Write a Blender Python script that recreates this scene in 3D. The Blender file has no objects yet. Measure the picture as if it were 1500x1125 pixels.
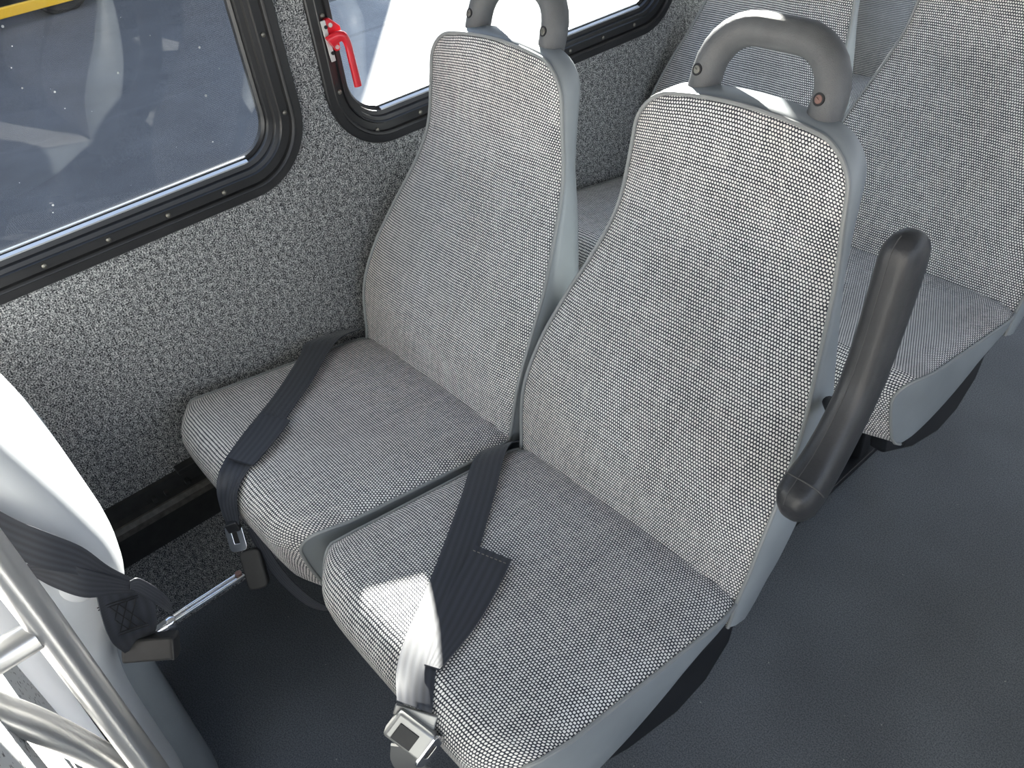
import bpy, bmesh, math, random
from mathutils import Vector, Matrix
random.seed(4)
C = bpy.context.scene.collection
PI = math.pi

# ------------------------------------------------------------------ materials
def newmat(name):
    m = bpy.data.materials.new(name); m.use_nodes = True
    nt = m.node_tree; nt.nodes.clear()
    out = nt.nodes.new('ShaderNodeOutputMaterial')
    return m, nt, out
class N:
    """tiny node helper"""
    def __init__(s, nt): s.nt = nt
    def n(s, t, **kw):
        nd = s.nt.nodes.new(t)
        for k, v in kw.items():
            if k.startswith('i_'):
                nd.inputs[k[2:].replace('_', ' ')].default_value = v
            else: setattr(nd, k, v)
        return nd
    def l(s, a, b): s.nt.links.new(a, b)
    def math(s, op, a, b=None, c=None, clamp=False):
        nd = s.nt.nodes.new('ShaderNodeMath'); nd.operation = op; nd.use_clamp = clamp
        for i, v in enumerate((a, b, c)):
            if v is None: continue
            if isinstance(v, (int, float)): nd.inputs[i].default_value = v
            else: s.l(v, nd.inputs[i])
        return nd.outputs[0]
    def ramp(s, fac, stops):
        nd = s.nt.nodes.new('ShaderNodeValToRGB'); e = nd.color_ramp.elements
        while len(e) < len(stops): e.new(.5)
        for el, (p, c) in zip(e, stops): el.position = p; el.color = (*c, 1) if len(c) == 3 else c
        s.l(fac, nd.inputs[0]); return nd.outputs[0]
    def mix(s, fac, a, b, mode='MIX'):
        nd = s.nt.nodes.new('ShaderNodeMix'); nd.data_type = 'RGBA'; nd.blend_type = mode
        for v, i in ((fac, 0), (a, 6), (b, 7)):
            if isinstance(v, (int, float)): nd.inputs[i].default_value = v
            elif isinstance(v, tuple): nd.inputs[i].default_value = (*v, 1)
            else: s.l(v, nd.inputs[i])
        return nd.outputs[2]
    def bump(s, h, strength, dist):
        nd = s.nt.nodes.new('ShaderNodeBump'); nd.inputs['Strength'].default_value = strength
        nd.inputs['Distance'].default_value = dist; s.l(h, nd.inputs['Height']); return nd.outputs[0]

def plain(name, col, rough=.5, metal=0, spec=.5, noise=0, nscale=30, bump=0, bscale=300, coat=0):
    m, nt, out = newmat(name); k = N(nt)
    b = k.n('ShaderNodeBsdfPrincipled'); b.inputs['Base Color'].default_value = (*col, 1)
    b.inputs['Roughness'].default_value = rough; b.inputs['Metallic'].default_value = metal
    b.inputs['Specular IOR Level'].default_value = spec
    b.inputs['Coat Weight'].default_value = coat
    tc = k.n('ShaderNodeTexCoord')
    if noise:
        nz = k.n('ShaderNodeTexNoise', i_Scale=nscale, i_Detail=4.0); k.l(tc.outputs['Object'], nz.inputs['Vector'])
        c = k.ramp(nz.outputs[0], [(.3, tuple(x*(1-noise) for x in col)), (.7, tuple(min(1, x*(1+noise)) for x in col))])
        k.l(c, b.inputs['Base Color'])
    if bump:
        nz = k.n('ShaderNodeTexNoise', i_Scale=bscale, i_Detail=3.0); k.l(tc.outputs['Object'], nz.inputs['Vector'])
        k.l(k.bump(nz.outputs[0], bump, .001), b.inputs['Normal'])
    k.l(b.outputs[0], out.inputs[0]); return m

def weave_mat():
    m, nt, out = newmat('woven_fabric'); k = N(nt)
    uv = k.n('ShaderNodeUVMap', uv_map='UVMap'); sp = k.n('ShaderNodeSeparateXYZ'); k.l(uv.outputs[0], sp.inputs[0])
    # slight hand-woven wander
    nz = k.n('ShaderNodeTexNoise', i_Scale=14.0, i_Detail=2.0); k.l(uv.outputs[0], nz.inputs['Vector'])
    wob = k.math('MULTIPLY', k.math('SUBTRACT', nz.outputs[0], .5), 1.1)
    u = k.math('ADD', k.math('MULTIPLY', sp.outputs[0], 1/.0041), wob)
    v = k.math('ADD', k.math('MULTIPLY', sp.outputs[1], 1/.0044), wob)
    row = k.math('FLOOR', v); odd = k.math('FLOORED_MODULO', row, 2.0)
    us = k.math('ADD', u, k.math('MULTIPLY', odd, .5)); col = k.math('FLOOR', us)
    fu = k.math('SINE', k.math('MULTIPLY', k.math('FRACT', us), PI))
    fv = k.math('SINE', k.math('MULTIPLY', k.math('FRACT', v), PI))
    hgt = k.math('MULTIPLY', fu, fv)
    # thread to thread difference
    cx = k.n('ShaderNodeCombineXYZ'); k.l(col, cx.inputs[0]); k.l(k.math('FLOOR', k.math('MULTIPLY', row, .07)), cx.inputs[1])
    wn = k.n('ShaderNodeTexWhiteNoise', noise_dimensions='2D'); k.l(cx.outputs[0], wn.inputs['Vector'])
    cx2 = k.n('ShaderNodeCombineXYZ'); k.l(row, cx2.inputs[0]); k.l(k.math('FLOOR', k.math('MULTIPLY', col, .05)), cx2.inputs[1])
    wn2 = k.n('ShaderNodeTexWhiteNoise', noise_dimensions='2D'); k.l(cx2.outputs[0], wn2.inputs['Vector'])
    cx3 = k.n('ShaderNodeCombineXYZ'); k.l(row, cx3.inputs[0]); k.l(col, cx3.inputs[1])
    wn3 = k.n('ShaderNodeTexWhiteNoise', noise_dimensions='2D'); k.l(cx3.outputs[0], wn3.inputs['Vector'])
    th = k.math('ADD', k.math('MULTIPLY', wn.outputs[0], .08), k.math('MULTIPLY', wn2.outputs[0], .06))
    th = k.math('ADD', th, k.math('MULTIPLY', wn3.outputs[0], .14))
    f = k.math('ADD', k.math('SUBTRACT', hgt, .46), th)
    f = k.math('MULTIPLY_ADD', f, 3.0, .14, clamp=True)
    dirt = k.n('ShaderNodeTexNoise', i_Scale=5.0, i_Detail=6.0); k.l(uv.outputs[0], dirt.inputs['Vector'])
    at = k.n('ShaderNodeObjectInfo')
    light = k.mix(k.ramp(dirt.outputs[0], [(.35, (0, 0, 0)), (.75, (.7, .7, .7))]), (.92, .91, .89), (.74, .70, .64))
    dark = (.035, .038, .05)
    c = k.mix(f, dark, light)
    b = k.n('ShaderNodeBsdfPrincipled', i_Roughness=.85); b.inputs['Specular IOR Level'].default_value = .15
    b.inputs['Sheen Weight'].default_value = .12
    k.l(c, b.inputs['Base Color']); k.l(k.bump(hgt, .3, .001), b.inputs['Normal'])
    k.l(b.outputs[0], out.inputs[0]); return m

def carpet_mat():
    m, nt, out = newmat('speckled_carpet'); k = N(nt)
    tc = k.n('ShaderNodeTexCoord')
    n1 = k.n('ShaderNodeTexNoise', i_Scale=430.0, i_Detail=2.0, i_Roughness=.6); k.l(tc.outputs['Object'], n1.inputs['Vector'])
    n2 = k.n('ShaderNodeTexNoise', i_Scale=110.0, i_Detail=4.0); k.l(tc.outputs['Object'], n2.inputs['Vector'])
    n3 = k.n('ShaderNodeTexNoise', i_Scale=6.0, i_Detail=3.0); k.l(tc.outputs['Object'], n3.inputs['Vector'])
    f = k.math('ADD', k.math('MULTIPLY', n1.outputs[0], .75), k.math('MULTIPLY', n2.outputs[0], .25))
    c = k.ramp(f, [(.40, (.02, .02, .022)), (.48, (.16, .165, .17)), (.54, (.38, .385, .38)), (.64, (.75, .75, .73))])
    c = k.mix(.35, c, k.ramp(n3.outputs[0], [(.3, (.75, .75, .75)), (.7, (1, 1, 1))]), 'MULTIPLY')
    b = k.n('ShaderNodeBsdfPrincipled', i_Roughness=.95); b.inputs['Specular IOR Level'].default_value = .1
    k.l(c, b.inputs['Base Color']); k.l(k.bump(f, .7, .002), b.inputs['Normal'])
    k.l(b.outputs[0], out.inputs[0]); return m

def floor_mat():
    m, nt, out = newmat('floor_vinyl'); k = N(nt)
    tc = k.n('ShaderNodeTexCoord')
    n1 = k.n('ShaderNodeTexNoise', i_Scale=420.0, i_Detail=2.0); k.l(tc.outputs['Object'], n1.inputs['Vector'])
    n2 = k.n('ShaderNodeTexNoise', i_Scale=4.0, i_Detail=5.0); k.l(tc.outputs['Object'], n2.inputs['Vector'])
    vo = k.n('ShaderNodeTexVoronoi', i_Scale=38.0); k.l(tc.outputs['Object'], vo.inputs['Vector'])
    base = k.ramp(n1.outputs[0], [(.36, (.09, .10, .115)), (.62, (.20, .214, .232))])
    base = k.mix(.5, base, k.ramp(n2.outputs[0], [(.3, (.6, .6, .6)), (.7, (1.2, 1.2, 1.2))]), 'MULTIPLY')
    spk = k.math('LESS_THAN', vo.outputs['Distance'], .052)
    wn = k.n('ShaderNodeTexWhiteNoise'); k.l(vo.outputs['Position'], wn.inputs['Vector'])
    spk = k.math('MULTIPLY', spk, k.math('GREATER_THAN', wn.outputs[0], .78))
    c = k.mix(spk, base, (.42, .42, .38))
    b = k.n('ShaderNodeBsdfPrincipled', i_Roughness=.42); b.inputs['Specular IOR Level'].default_value = .5
    k.l(c, b.inputs['Base Color']); k.l(k.bump(n1.outputs[0], .12, .0006), b.inputs['Normal'])
    k.l(b.outputs[0], out.inputs[0]); return m

def webbing_mat():
    m, nt, out = newmat('belt_webbing'); k = N(nt)
    uv = k.n('ShaderNodeUVMap', uv_map='UVMap'); sp = k.n('ShaderNodeSeparateXYZ'); k.l(uv.outputs[0], sp.inputs[0])
    s1 = k.math('SINE', k.math('MULTIPLY', sp.outputs[0], 2*PI/.0095))
    s2 = k.math('SINE', k.math('MULTIPLY', sp.outputs[1], 2*PI/.0016))
    s3 = k.math('SINE', k.math('MULTIPLY', sp.outputs[0], 2*PI/.0016))
    h = k.math('ADD', k.math('MULTIPLY', s1, .5), k.math('MULTIPLY', k.math('MULTIPLY', s2, s3), .35))
    c = k.mix(k.math('MULTIPLY_ADD', s1, .5, .5), (.015, .018, .026), (.028, .032, .044))
    b = k.n('ShaderNodeBsdfPrincipled', i_Roughness=.5); b.inputs['Specular IOR Level'].default_value = .5
    b.inputs['Sheen Weight'].default_value = .3; b.inputs['Sheen Roughness'].default_value = .4
    k.l(c, b.inputs['Base Color']); k.l(k.bump(h, .35, .0007), b.inputs['Normal'])
    k.l(b.outputs[0], out.inputs[0]); return m

def glass_mat():
    m, nt, out = newmat('dusty_glass'); k = N(nt)
    tc = k.n('ShaderNodeTexCoord')
    tr = k.n('ShaderNodeBsdfTransparent'); tr.inputs[0].default_value = (.77, .785, .785, 1)
    gl = k.n('ShaderNodeBsdfGlossy'); gl.inputs['Roughness'].default_value = 0.0
    fr = k.n('ShaderNodeFresnel'); geo = k.n('ShaderNodeNewGeometry')
    k.l(k.math('MULTIPLY_ADD', geo.outputs['Backfacing'], 1/1.5-1.5, 1.5), fr.inputs['IOR'])
    m1 = k.n('ShaderNodeMixShader'); k.l(fr.outputs[0], m1.inputs[0]); k.l(tr.outputs[0], m1.inputs[1]); k.l(gl.outputs[0], m1.inputs[2])
    df = k.n('ShaderNodeBsdfDiffuse'); df.inputs[0].default_value = (.8, .8, .78, 1)
    vo = k.n('ShaderNodeTexVoronoi', i_Scale=58.0); k.l(tc.outputs['Object'], vo.inputs['Vector'])
    wn = k.n('ShaderNodeTexWhiteNoise'); k.l(vo.outputs['Position'], wn.inputs['Vector'])
    spk = k.math('LESS_THAN', vo.outputs['Distance'], k.math('MULTIPLY', k.math('POWER', wn.outputs[0], 6.0), .13))
    film = k.n('ShaderNodeTexNoise', i_Scale=7.0, i_Detail=6.0); k.l(tc.outputs['Object'], film.inputs['Vector'])
    ff = k.math('MULTIPLY_ADD', film.outputs[0], .010, 0.0)
    fac = k.math('MAXIMUM', k.math('MULTIPLY', spk, .75), ff)
    m2 = k.n('ShaderNodeMixShader'); k.l(fac, m2.inputs[0]); k.l(m1.outputs[0], m2.inputs[1]); k.l(df.outputs[0], m2.inputs[2])
    k.l(m2.outputs[0], out.inputs[0]); return m

def ground_mat():
    m, nt, out = newmat('concrete_pavement'); k = N(nt)
    tc = k.n('ShaderNodeTexCoord'); sp = k.n('ShaderNodeSeparateXYZ'); k.l(tc.outputs['Object'], sp.inputs[0])
    n1 = k.n('ShaderNodeTexNoise', i_Scale=2.2, i_Detail=8.0, i_Roughness=.65); k.l(tc.outputs['Object'], n1.inputs['Vector'])
    n2 = k.n('ShaderNodeTexNoise', i_Scale=40.0, i_Detail=3.0); k.l(tc.outputs['Object'], n2.inputs['Vector'])
    c = k.ramp(n1.outputs[0], [(.3, (.145, .145, .143)), (.7, (.195, .195, .19))])
    c = k.mix(.4, c, k.ramp(n2.outputs[0], [(.3, (.7, .7, .7)), (.7, (1, 1, 1))]), 'MULTIPLY')
    shaded_pave = k.ramp(n1.outputs[0], [(.3, (.070, .070, .071)), (.7, (.105, .105, .106))])
    sunlit_pave = k.ramp(n1.outputs[0], [(.3, (.22, .22, .215)), (.7, (.30, .30, .29))])
    c = k.mix(k.math('MAXIMUM', k.math('MULTIPLY', k.math('GREATER_THAN', sp.outputs[1], 3.3), k.math('GREATER_THAN', sp.outputs[0], -6.7)), k.math('MULTIPLY', k.math('GREATER_THAN', sp.outputs[1], 2.78), k.math('GREATER_THAN', sp.outputs[0], -5.4))), shaded_pave, sunlit_pave)   # light painted in: darker pavement tone where shade falls, paler where sun falls
    # tar-filled joint parallel to the parked buses and the oil stain on it
    w = k.math('MULTIPLY_ADD', n2.outputs[0], .05, sp.outputs[0])
    j = k.math('LESS_THAN', k.math('ABSOLUTE', k.math('ADD', w, 5.52)), .035)
    dx = k.math('DIVIDE', k.math('ADD', w, 5.58), .11); dy = k.math('DIVIDE', k.math('SUBTRACT', sp.outputs[1], 1.17), .30)
    st = k.math('LESS_THAN', k.math('ADD', k.math('MULTIPLY', dx, dx), k.math('MULTIPLY', dy, dy)), k.math('MULTIPLY_ADD', n1.outputs[0], 2.0, 0.0))
    c = k.mix(k.math('MULTIPLY', j, .35), c, (.12, .12, .12)); c = k.mix(k.math('MULTIPLY', st, .6), c, (.08, .08, .08))
    b = k.n('ShaderNodeBsdfPrincipled', i_Roughness=.9); k.l(c, b.inputs['Base Color'])
    k.l(b.outputs[0], out.inputs[0]); return m

def speckle_mat():
    m, nt, out = newmat('speckled_laminate'); k = N(nt)
    tc = k.n('ShaderNodeTexCoord')
    n1 = k.n('ShaderNodeTexNoise', i_Scale=170.0, i_Detail=1.0); k.l(tc.outputs['Object'], n1.inputs['Vector'])
    c = k.ramp(n1.outputs[0], [(.30, (.16, .15, .15)), (.36, (.78, .78, .77))])
    b = k.n('ShaderNodeBsdfPrincipled', i_Roughness=.6); k.l(c, b.inputs['Base Color'])
    k.l(b.outputs[0], out.inputs[0]); return m

def brushed_mat():
    m, nt, out = newmat('brushed_steel'); k = N(nt)
    tc = k.n('ShaderNodeTexCoord'); mp = k.n('ShaderNodeMapping'); mp.inputs['Scale'].default_value = (1, 1, .02)
    k.l(tc.outputs['Object'], mp.inputs[0])
    nz = k.n('ShaderNodeTexNoise', i_Scale=900.0, i_Detail=2.0); k.l(mp.outputs[0], nz.inputs['Vector'])
    b = k.n('ShaderNodeBsdfPrincipled', i_Metallic=1.0, i_Roughness=.33)
    b.inputs['Base Color'].default_value = (.84, .83, .82, 1)
    k.l(k.math('MULTIPLY_ADD', nz.outputs[0], .15, .26), b.inputs['Roughness'])
    k.l(b.outputs[0], out.inputs[0]); return m

M = dict(
    weave=weave_mat(), carpet=carpet_mat(), floor=floor_mat(), web=webbing_mat(), glass=glass_mat(), ground=ground_mat(), speckle=speckle_mat(), steel=brushed_mat(),
    vinyl=plain('grey_vinyl', (.275, .30, .315), .42, noise=.10, nscale=9, bump=.12, bscale=500),
    piping=plain('grey_piping', (.26, .27, .27), .45),
    foam=plain('handle_foam', (.10, .104, .108), .5, noise=.12, nscale=40, bump=.45, bscale=900),
    arm=plain('black_leatherette', (.030, .031, .034), .42, noise=.2, nscale=25, bump=.35, bscale=260),
    seam=plain('seam_thread', (.07, .07, .07), .8),
    black=plain('black_plastic', (.012, .013, .016), .5, noise=.2, nscale=20),
    alu=plain('black_anodised_aluminium', (.016, .016, .017), .36, spec=.5, noise=.15, nscale=15),
    rubber=plain('black_rubber', (.006, .006, .007), .6),
    bead=plain('pale_aluminium', (.75, .75, .75), .3, metal=.8),
    chrome=plain('chrome', (.80, .80, .82), .10, metal=1),
    screw=plain('dull_screw', (.22, .21, .18), .4, metal=.8),
    rust=plain('rusty_screw', (.22, .13, .11), .5, metal=.6),
    red=plain('red_paint', (.62, .012, .025), .30, coat=.4),
    plate=plain('bare_plate', (.62, .62, .60), .45, metal=.3),
    buckle=plain('dark_buckle', (.04, .04, .04), .5, spec=.3, noise=.1, nscale=60),
    greybuckle=plain('grey_metal_buckle', (.34, .34, .33), .36, metal=.5),
    white=plain('white_vinyl', (.70, .72, .74), .38, noise=.05, nscale=10),
    rail=plain('dull_track_metal', (.020, .020, .019), .6, metal=.0, noise=.3, nscale=60, bump=.3, bscale=150),
    railedge=plain('worn_track_edge', (.085, .078, .066), .5, noise=.35, nscale=90),
    ceiling=plain('ceiling_panel', (.62, .62, .60), .6),
    yellow=plain('yellow_paint', (.80, .46, .02), .35),
    truck=plain('vehicle_paint', (.06, .07, .08), .4),
    render=plain('pale_reflector', (.88, .83, .76), .8),
    build=plain('vehicle_body', (.25, .27, .30), .5),
)

# ------------------------------------------------------------------ object helpers
def tag(o, label=None, cat=None, group=None, kind=None):
    if label: o['label'] = label
    if cat: o['category'] = cat
    if group: o['group'] = group
    if kind: o['kind'] = kind
    return o
def obj(name, bm, mat, parent=None, smooth=True, label=None, bevel=None, sub=0, angle=None):
    bmesh.ops.recalc_face_normals(bm, faces=bm.faces)
    me = bpy.data.meshes.new(name); bm.to_mesh(me); bm.free()
    me.materials.append(M[mat] if isinstance(mat, str) else mat)
    if smooth:
        me.polygons.foreach_set('use_smooth', [True]*len(me.polygons))
        me.set_sharp_from_angle(angle=math.radians(angle or 40))
    o = bpy.data.objects.new(name, me); C.objects.link(o)
    if parent: o.parent = parent
    if bevel:
        b = o.modifiers.new('bevel', 'BEVEL'); b.width = bevel; b.segments = 3; b.limit_method = 'ANGLE'
    if sub:
        s = o.modifiers.new('sub', 'SUBSURF'); s.levels = sub; s.render_levels = sub
    if label: o['label'] = label
    return o
def empty(name, loc, label, cat, group=None, kind=None):
    o = bpy.data.objects.new(name, None); C.objects.link(o); o.location = loc; o.empty_display_size = .1
    return tag(o, label, cat, group, kind)

def box(bm, c, s, rot=None):
    r = bmesh.ops.create_cube(bm, size=1)
    mt = Matrix.Translation(c) @ (rot.to_4x4() if rot else Matrix()) @ Matrix.Diagonal((*s, 1))
    bmesh.ops.transform(bm, matrix=mt, verts=r['verts']); return r['verts']
def catmull(pts, n):
    P = [Vector(p) for p in pts]; out = []
    for i in range(len(P)-1):
        p0 = P[i-1] if i else P[0]*2-P[1]; p1, p2 = P[i], P[i+1]; p3 = P[i+2] if i+2 < len(P) else P[-1]*2-P[-2]
        for k in range(n):
            t = k/n
            out.append(.5*((2*p1)+(p2-p0)*t+(2*p0-5*p1+4*p2-p3)*t*t+(3*p1-p0-3*p2+p3)*t**3))
    out.append(P[-1].copy()); return out
def tube(bm, pts, r, seg=16, cap=True, smooth=0, sx=1, closed=False):
    """sweep a circle along pts; r number or per-point list"""
    if smooth: pts = catmull(pts, smooth)
    P = [Vector(p) for p in pts]; n = len(P)
    T = []
    for i in range(n):
        if closed: t = P[(i+1) % n]-P[i-1]
        else: t = P[min(i+1, n-1)]-P[max(i-1, 0)]
        T.append(t.normalized())
    a = Vector((0, 0, 1)) if abs(T[0].z) < .9 else Vector((1, 0, 0))
    nrm = (a-T[0]*a.dot(T[0])).normalized(); rings = []
    for i in range(n):
        nrm = (nrm-T[i]*nrm.dot(T[i])).normalized(); b = T[i].cross(nrm)
        rr = r[i*(len(r)-1)//max(1, n-1)] if isinstance(r, (list, tuple)) else r
        rings.append([bm.verts.new(P[i]+(nrm*math.cos(2*PI*k/seg)+b*math.sin(2*PI*k/seg)*sx)*rr) for k in range(seg)])
    m = n if closed else n-1
    for i in range(m):
        A, B = rings[i], rings[(i+1) % n]
        for k in range(seg): bm.faces.new((A[k], A[(k+1) % seg], B[(k+1) % seg], B[k]))
    if cap and not closed:
        bm.faces.new(rings[0]); bm.faces.new(rings[-1])
def prism(bm, poly, axis, a, b):
    """extrude a 2D polygon; axis 'x' -> poly is (y,z) etc."""
    def V(p, t):
        return {'x': (t, p[0], p[1]), 'y': (p[0], t, p[1]), 'z': (p[0], p[1], t)}[axis]
    A = [bm.verts.new(V(p, a)) for p in poly]; B = [bm.verts.new(V(p, b)) for p in poly]
    n = len(poly)
    for i in range(n): bm.faces.new((A[i], A[(i+1) % n], B[(i+1) % n], B[i]))
    bm.faces.new(A); bm.faces.new(B[::-1])
def grid(bm, f, nu, nv, uvf=None):
    V = [[bm.verts.new(f(i/nu, j/nv)) for i in range(nu+1)] for j in range(nv+1)]
    uvl = (bm.loops.layers.uv.get('UVMap') or bm.loops.layers.uv.new('UVMap')) if uvf else None
    for j in range(nv):
        for i in range(nu):
            fc = bm.faces.new((V[j][i], V[j][i+1], V[j+1][i+1], V[j+1][i]))
            if uvf:
                for lp, (a, b) in zip(fc.loops, ((i, j), (i+1, j), (i+1, j+1), (i, j+1))): lp[uvl].uv = uvf(a/nu, b/nv)
    return V
def ribbon(bm, L, R, th=.0016, n=6, cols=4, nrm=None):
    """strap between a left and a right edge, with thickness and UVs in metres"""
    A, B = catmull(L, n), catmull(R, n); m = len(A); uvl = (bm.loops.layers.uv.get('UVMap') or bm.loops.layers.uv.new('UVMap'))
    s = [0]
    for i in range(1, m): s.append(s[-1]+(A[i]-A[i-1]).length*.5+(B[i]-B[i-1]).length*.5)
    top, bot = [], []
    for i in range(m):
        t = (A[min(i+1, m-1)]+B[min(i+1, m-1)]-A[max(i-1, 0)]-B[max(i-1, 0)]).normalized()
        w = B[i]-A[i]; nn = w.cross(t).normalized()
        if nrm and nn.dot(Vector(nrm)) < 0: nn = -nn
        top.append([bm.verts.new(A[i].lerp(B[i], c/cols)+nn*th) for c in range(cols+1)])
        bot.append([bm.verts.new(A[i].lerp(B[i], c/cols)) for c in range(cols+1)])
    def face(vs, uvs):
        f = bm.faces.new(vs)
        for lp, uv in zip(f.loops, uvs): lp[uvl].uv = uv
    W = .048
    for i in range(m-1):
        for c in range(cols):
            q = [(c/cols*W, s[i]), ((c+1)/cols*W, s[i]), ((c+1)/cols*W, s[i+1]), (c/cols*W, s[i+1])]
            face((top[i][c], top[i][c+1], top[i+1][c+1], top[i+1][c]), q)
            face((bot[i][c], bot[i+1][c], bot[i+1][c+1], bot[i][c+1]), [q[0], q[3], q[2], q[1]])
        for c in (0, cols): face((top[i][c], top[i+1][c], bot[i+1][c], bot[i][c]), [(0, 0)]*4)
    for i in (0, m-1):
        for c in range(cols): face((top[i][c], top[i][c+1], bot[i][c+1], bot[i][c]), [(0, 0)]*4)

def interp(tab, x):
    if x <= tab[0][0]: return tab[0][1]
    for i in range(len(tab)-1):
        (a, fa), (b, fb) = tab[i], tab[i+1]
        if x <= b:
            t = (x-a)/(b-a)
            m0 = ((fb-tab[i-1][1])/(b-tab[i-1][0]) if i else (fb-fa)/(b-a))*(b-a)
            m1 = ((tab[i+2][1]-fa)/(tab[i+2][0]-a) if i+2 < len(tab) else (fb-fa)/(b-a))*(b-a)
            return fa*(2*t**3-3*t*t+1)+m0*(t**3-2*t*t+t)+fb*(-2*t**3+3*t*t)+m1*(t**3-t*t)
    return tab[-1][1]

# ------------------------------------------------------------------ the seat
LEAN = math.radians(22.37); SD = .4065; CZ = .45; FZ = .519; HW = .22
SL, CL = math.sin(LEAN), math.cos(LEAN)
WID = [(-.06, .212), (0, .213), (.05, .218), (.12, .221), (.19, .217), (.26, .206), (.33, .188), (.40, .173), (.46, .164), (.54, .156), (.6, .153)]
OFF = [(-.06, .0), (0, .004), (.1, .020), (.18, .012), (.27, -.010), (.40, -.034), (.50, -.018), (.58, 0)]
DEP = [(-.06, .05), (-.03, .075), (0, .085), (.10, .092), (.22, .105), (.35, .098), (.45, .075), (.585, .055)]
VT = .585; RC = .048
def half(v):
    h = interp(WID, v)
    if v > VT-RC:
        d = (v-(VT-RC))/RC
        h = h-RC+RC*math.sqrt(max(0, 1-d*d))
    return h
def bp(u, v, off):
    """point on the backrest: u across, v up along the lean, off = distance in front of the plane"""
    return Vector((u, SD+v*SL-off*CL, CZ+v*CL+off*SL))
def arch(u, v):
    return v - max(0, (v-.45)/.13)*.010*(u/.12)**2
def back_rows():
    vs = [-.05+i*.0125 for i in range(47)]; vs = [v for v in vs if v < VT-RC]
    vs += [VT-RC+RC*math.sin(k/8*PI/2) for k in range(0, 9)]
    return vs
def back_face():
    bm = bmesh.new(); vs = back_rows(); nu = 24
    def f(a, b):
        v = vs[round(b*(len(vs)-1))]; u = (a*2-1)*half(v)
        e = 1-abs(a*2-1)**6; g = min(1, (VT-v)/.03)
        return bp(u, arch(u, v), interp(OFF, v)+.010*e*g**.5)
    def uv(a, b):
        v = vs[round(b*(len(vs)-1))]; return ((a*2-1)*half(v), v*1.02)
    grid(bm, f, nu, len(vs)-1, uv); return bm
def back_loop(ins=0, dep=0, grow=0):
    vs = back_rows(); L = []
    def P(sgn, v):
        h = half(v)-ins+grow
        vv = v-ins*max(0, (v-(VT-RC-.02))/(RC+.02)) + grow*max(0, (v-(VT-RC))/RC)
        dd = dep*interp(DEP, v)/.09; vv += dd*.44*min(1, max(0, (v-.44)/.12))
        return bp(sgn*h, arch(sgn*h, vv), interp(OFF, v)*(1 if dep == 0 else max(0, 1-dep/.05))-dd)
    L = [P(-1, v) for v in vs]; top = vs[-1]; h = half(top)-ins
    for k in range(1, 8): L.append((lambda u: bp(u, arch(u, top-ins+grow+dep*interp(DEP, top)/.09*.44), interp(OFF, top)*(1 if dep == 0 else max(0, 1-dep/.05))-dep*interp(DEP, top)/.09))((-1+2*k/8)*h))
    L += [P(1, v) for v in reversed(vs)]
    return L
def back_shell():
    bm = bmesh.new(); rings = []
    for ins, dep, grow in ((.002, 0, 0), (0, .004, .003), (0, .02, .005), (0, .055, .004), (.004, .072, 0), (.014, .084, 0), (.03, .090, 0)):
        rings.append([bm.verts.new(p) for p in back_loop(ins, dep, grow)])
    n = len(rings[0])
    for A, B in zip(rings, rings[1:]):
        for i in range(n-1): bm.faces.new((A[i], A[i+1], B[i+1], B[i]))
    R = rings[-1]; nv = len(back_rows())
    # rear cap as a ladder with three inner columns
    def ladder(a, b):
        return [a]+[bm.verts.new(a.co.lerp(b.co, t)+Vector((0, .004*(1-(2*t-1)**2), 0))) for t in (.25, .5, .75)]+[b]
    lines = [ladder(R[i], R[n-1-i]) for i in range(nv-1)]
    for A, B in zip(lines, lines[1:]):
        for k in range(4): bm.faces.new((A[k], A[k+1], B[k+1], B[k]))
    # close top strip: last ladder row to the flat top loop
    topc = R[nv-1:n-nv+1]; last = lines[-1]
    bm.faces.new(last+list(reversed(topc)))
    # bottom closure
    bot = [r[0] for r in rings], [r[-1] for r in rings]
    A0, B0 = bot
    bm.faces.new(A0+lines[0][1:-1]+list(reversed(B0)))
    return bm

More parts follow.
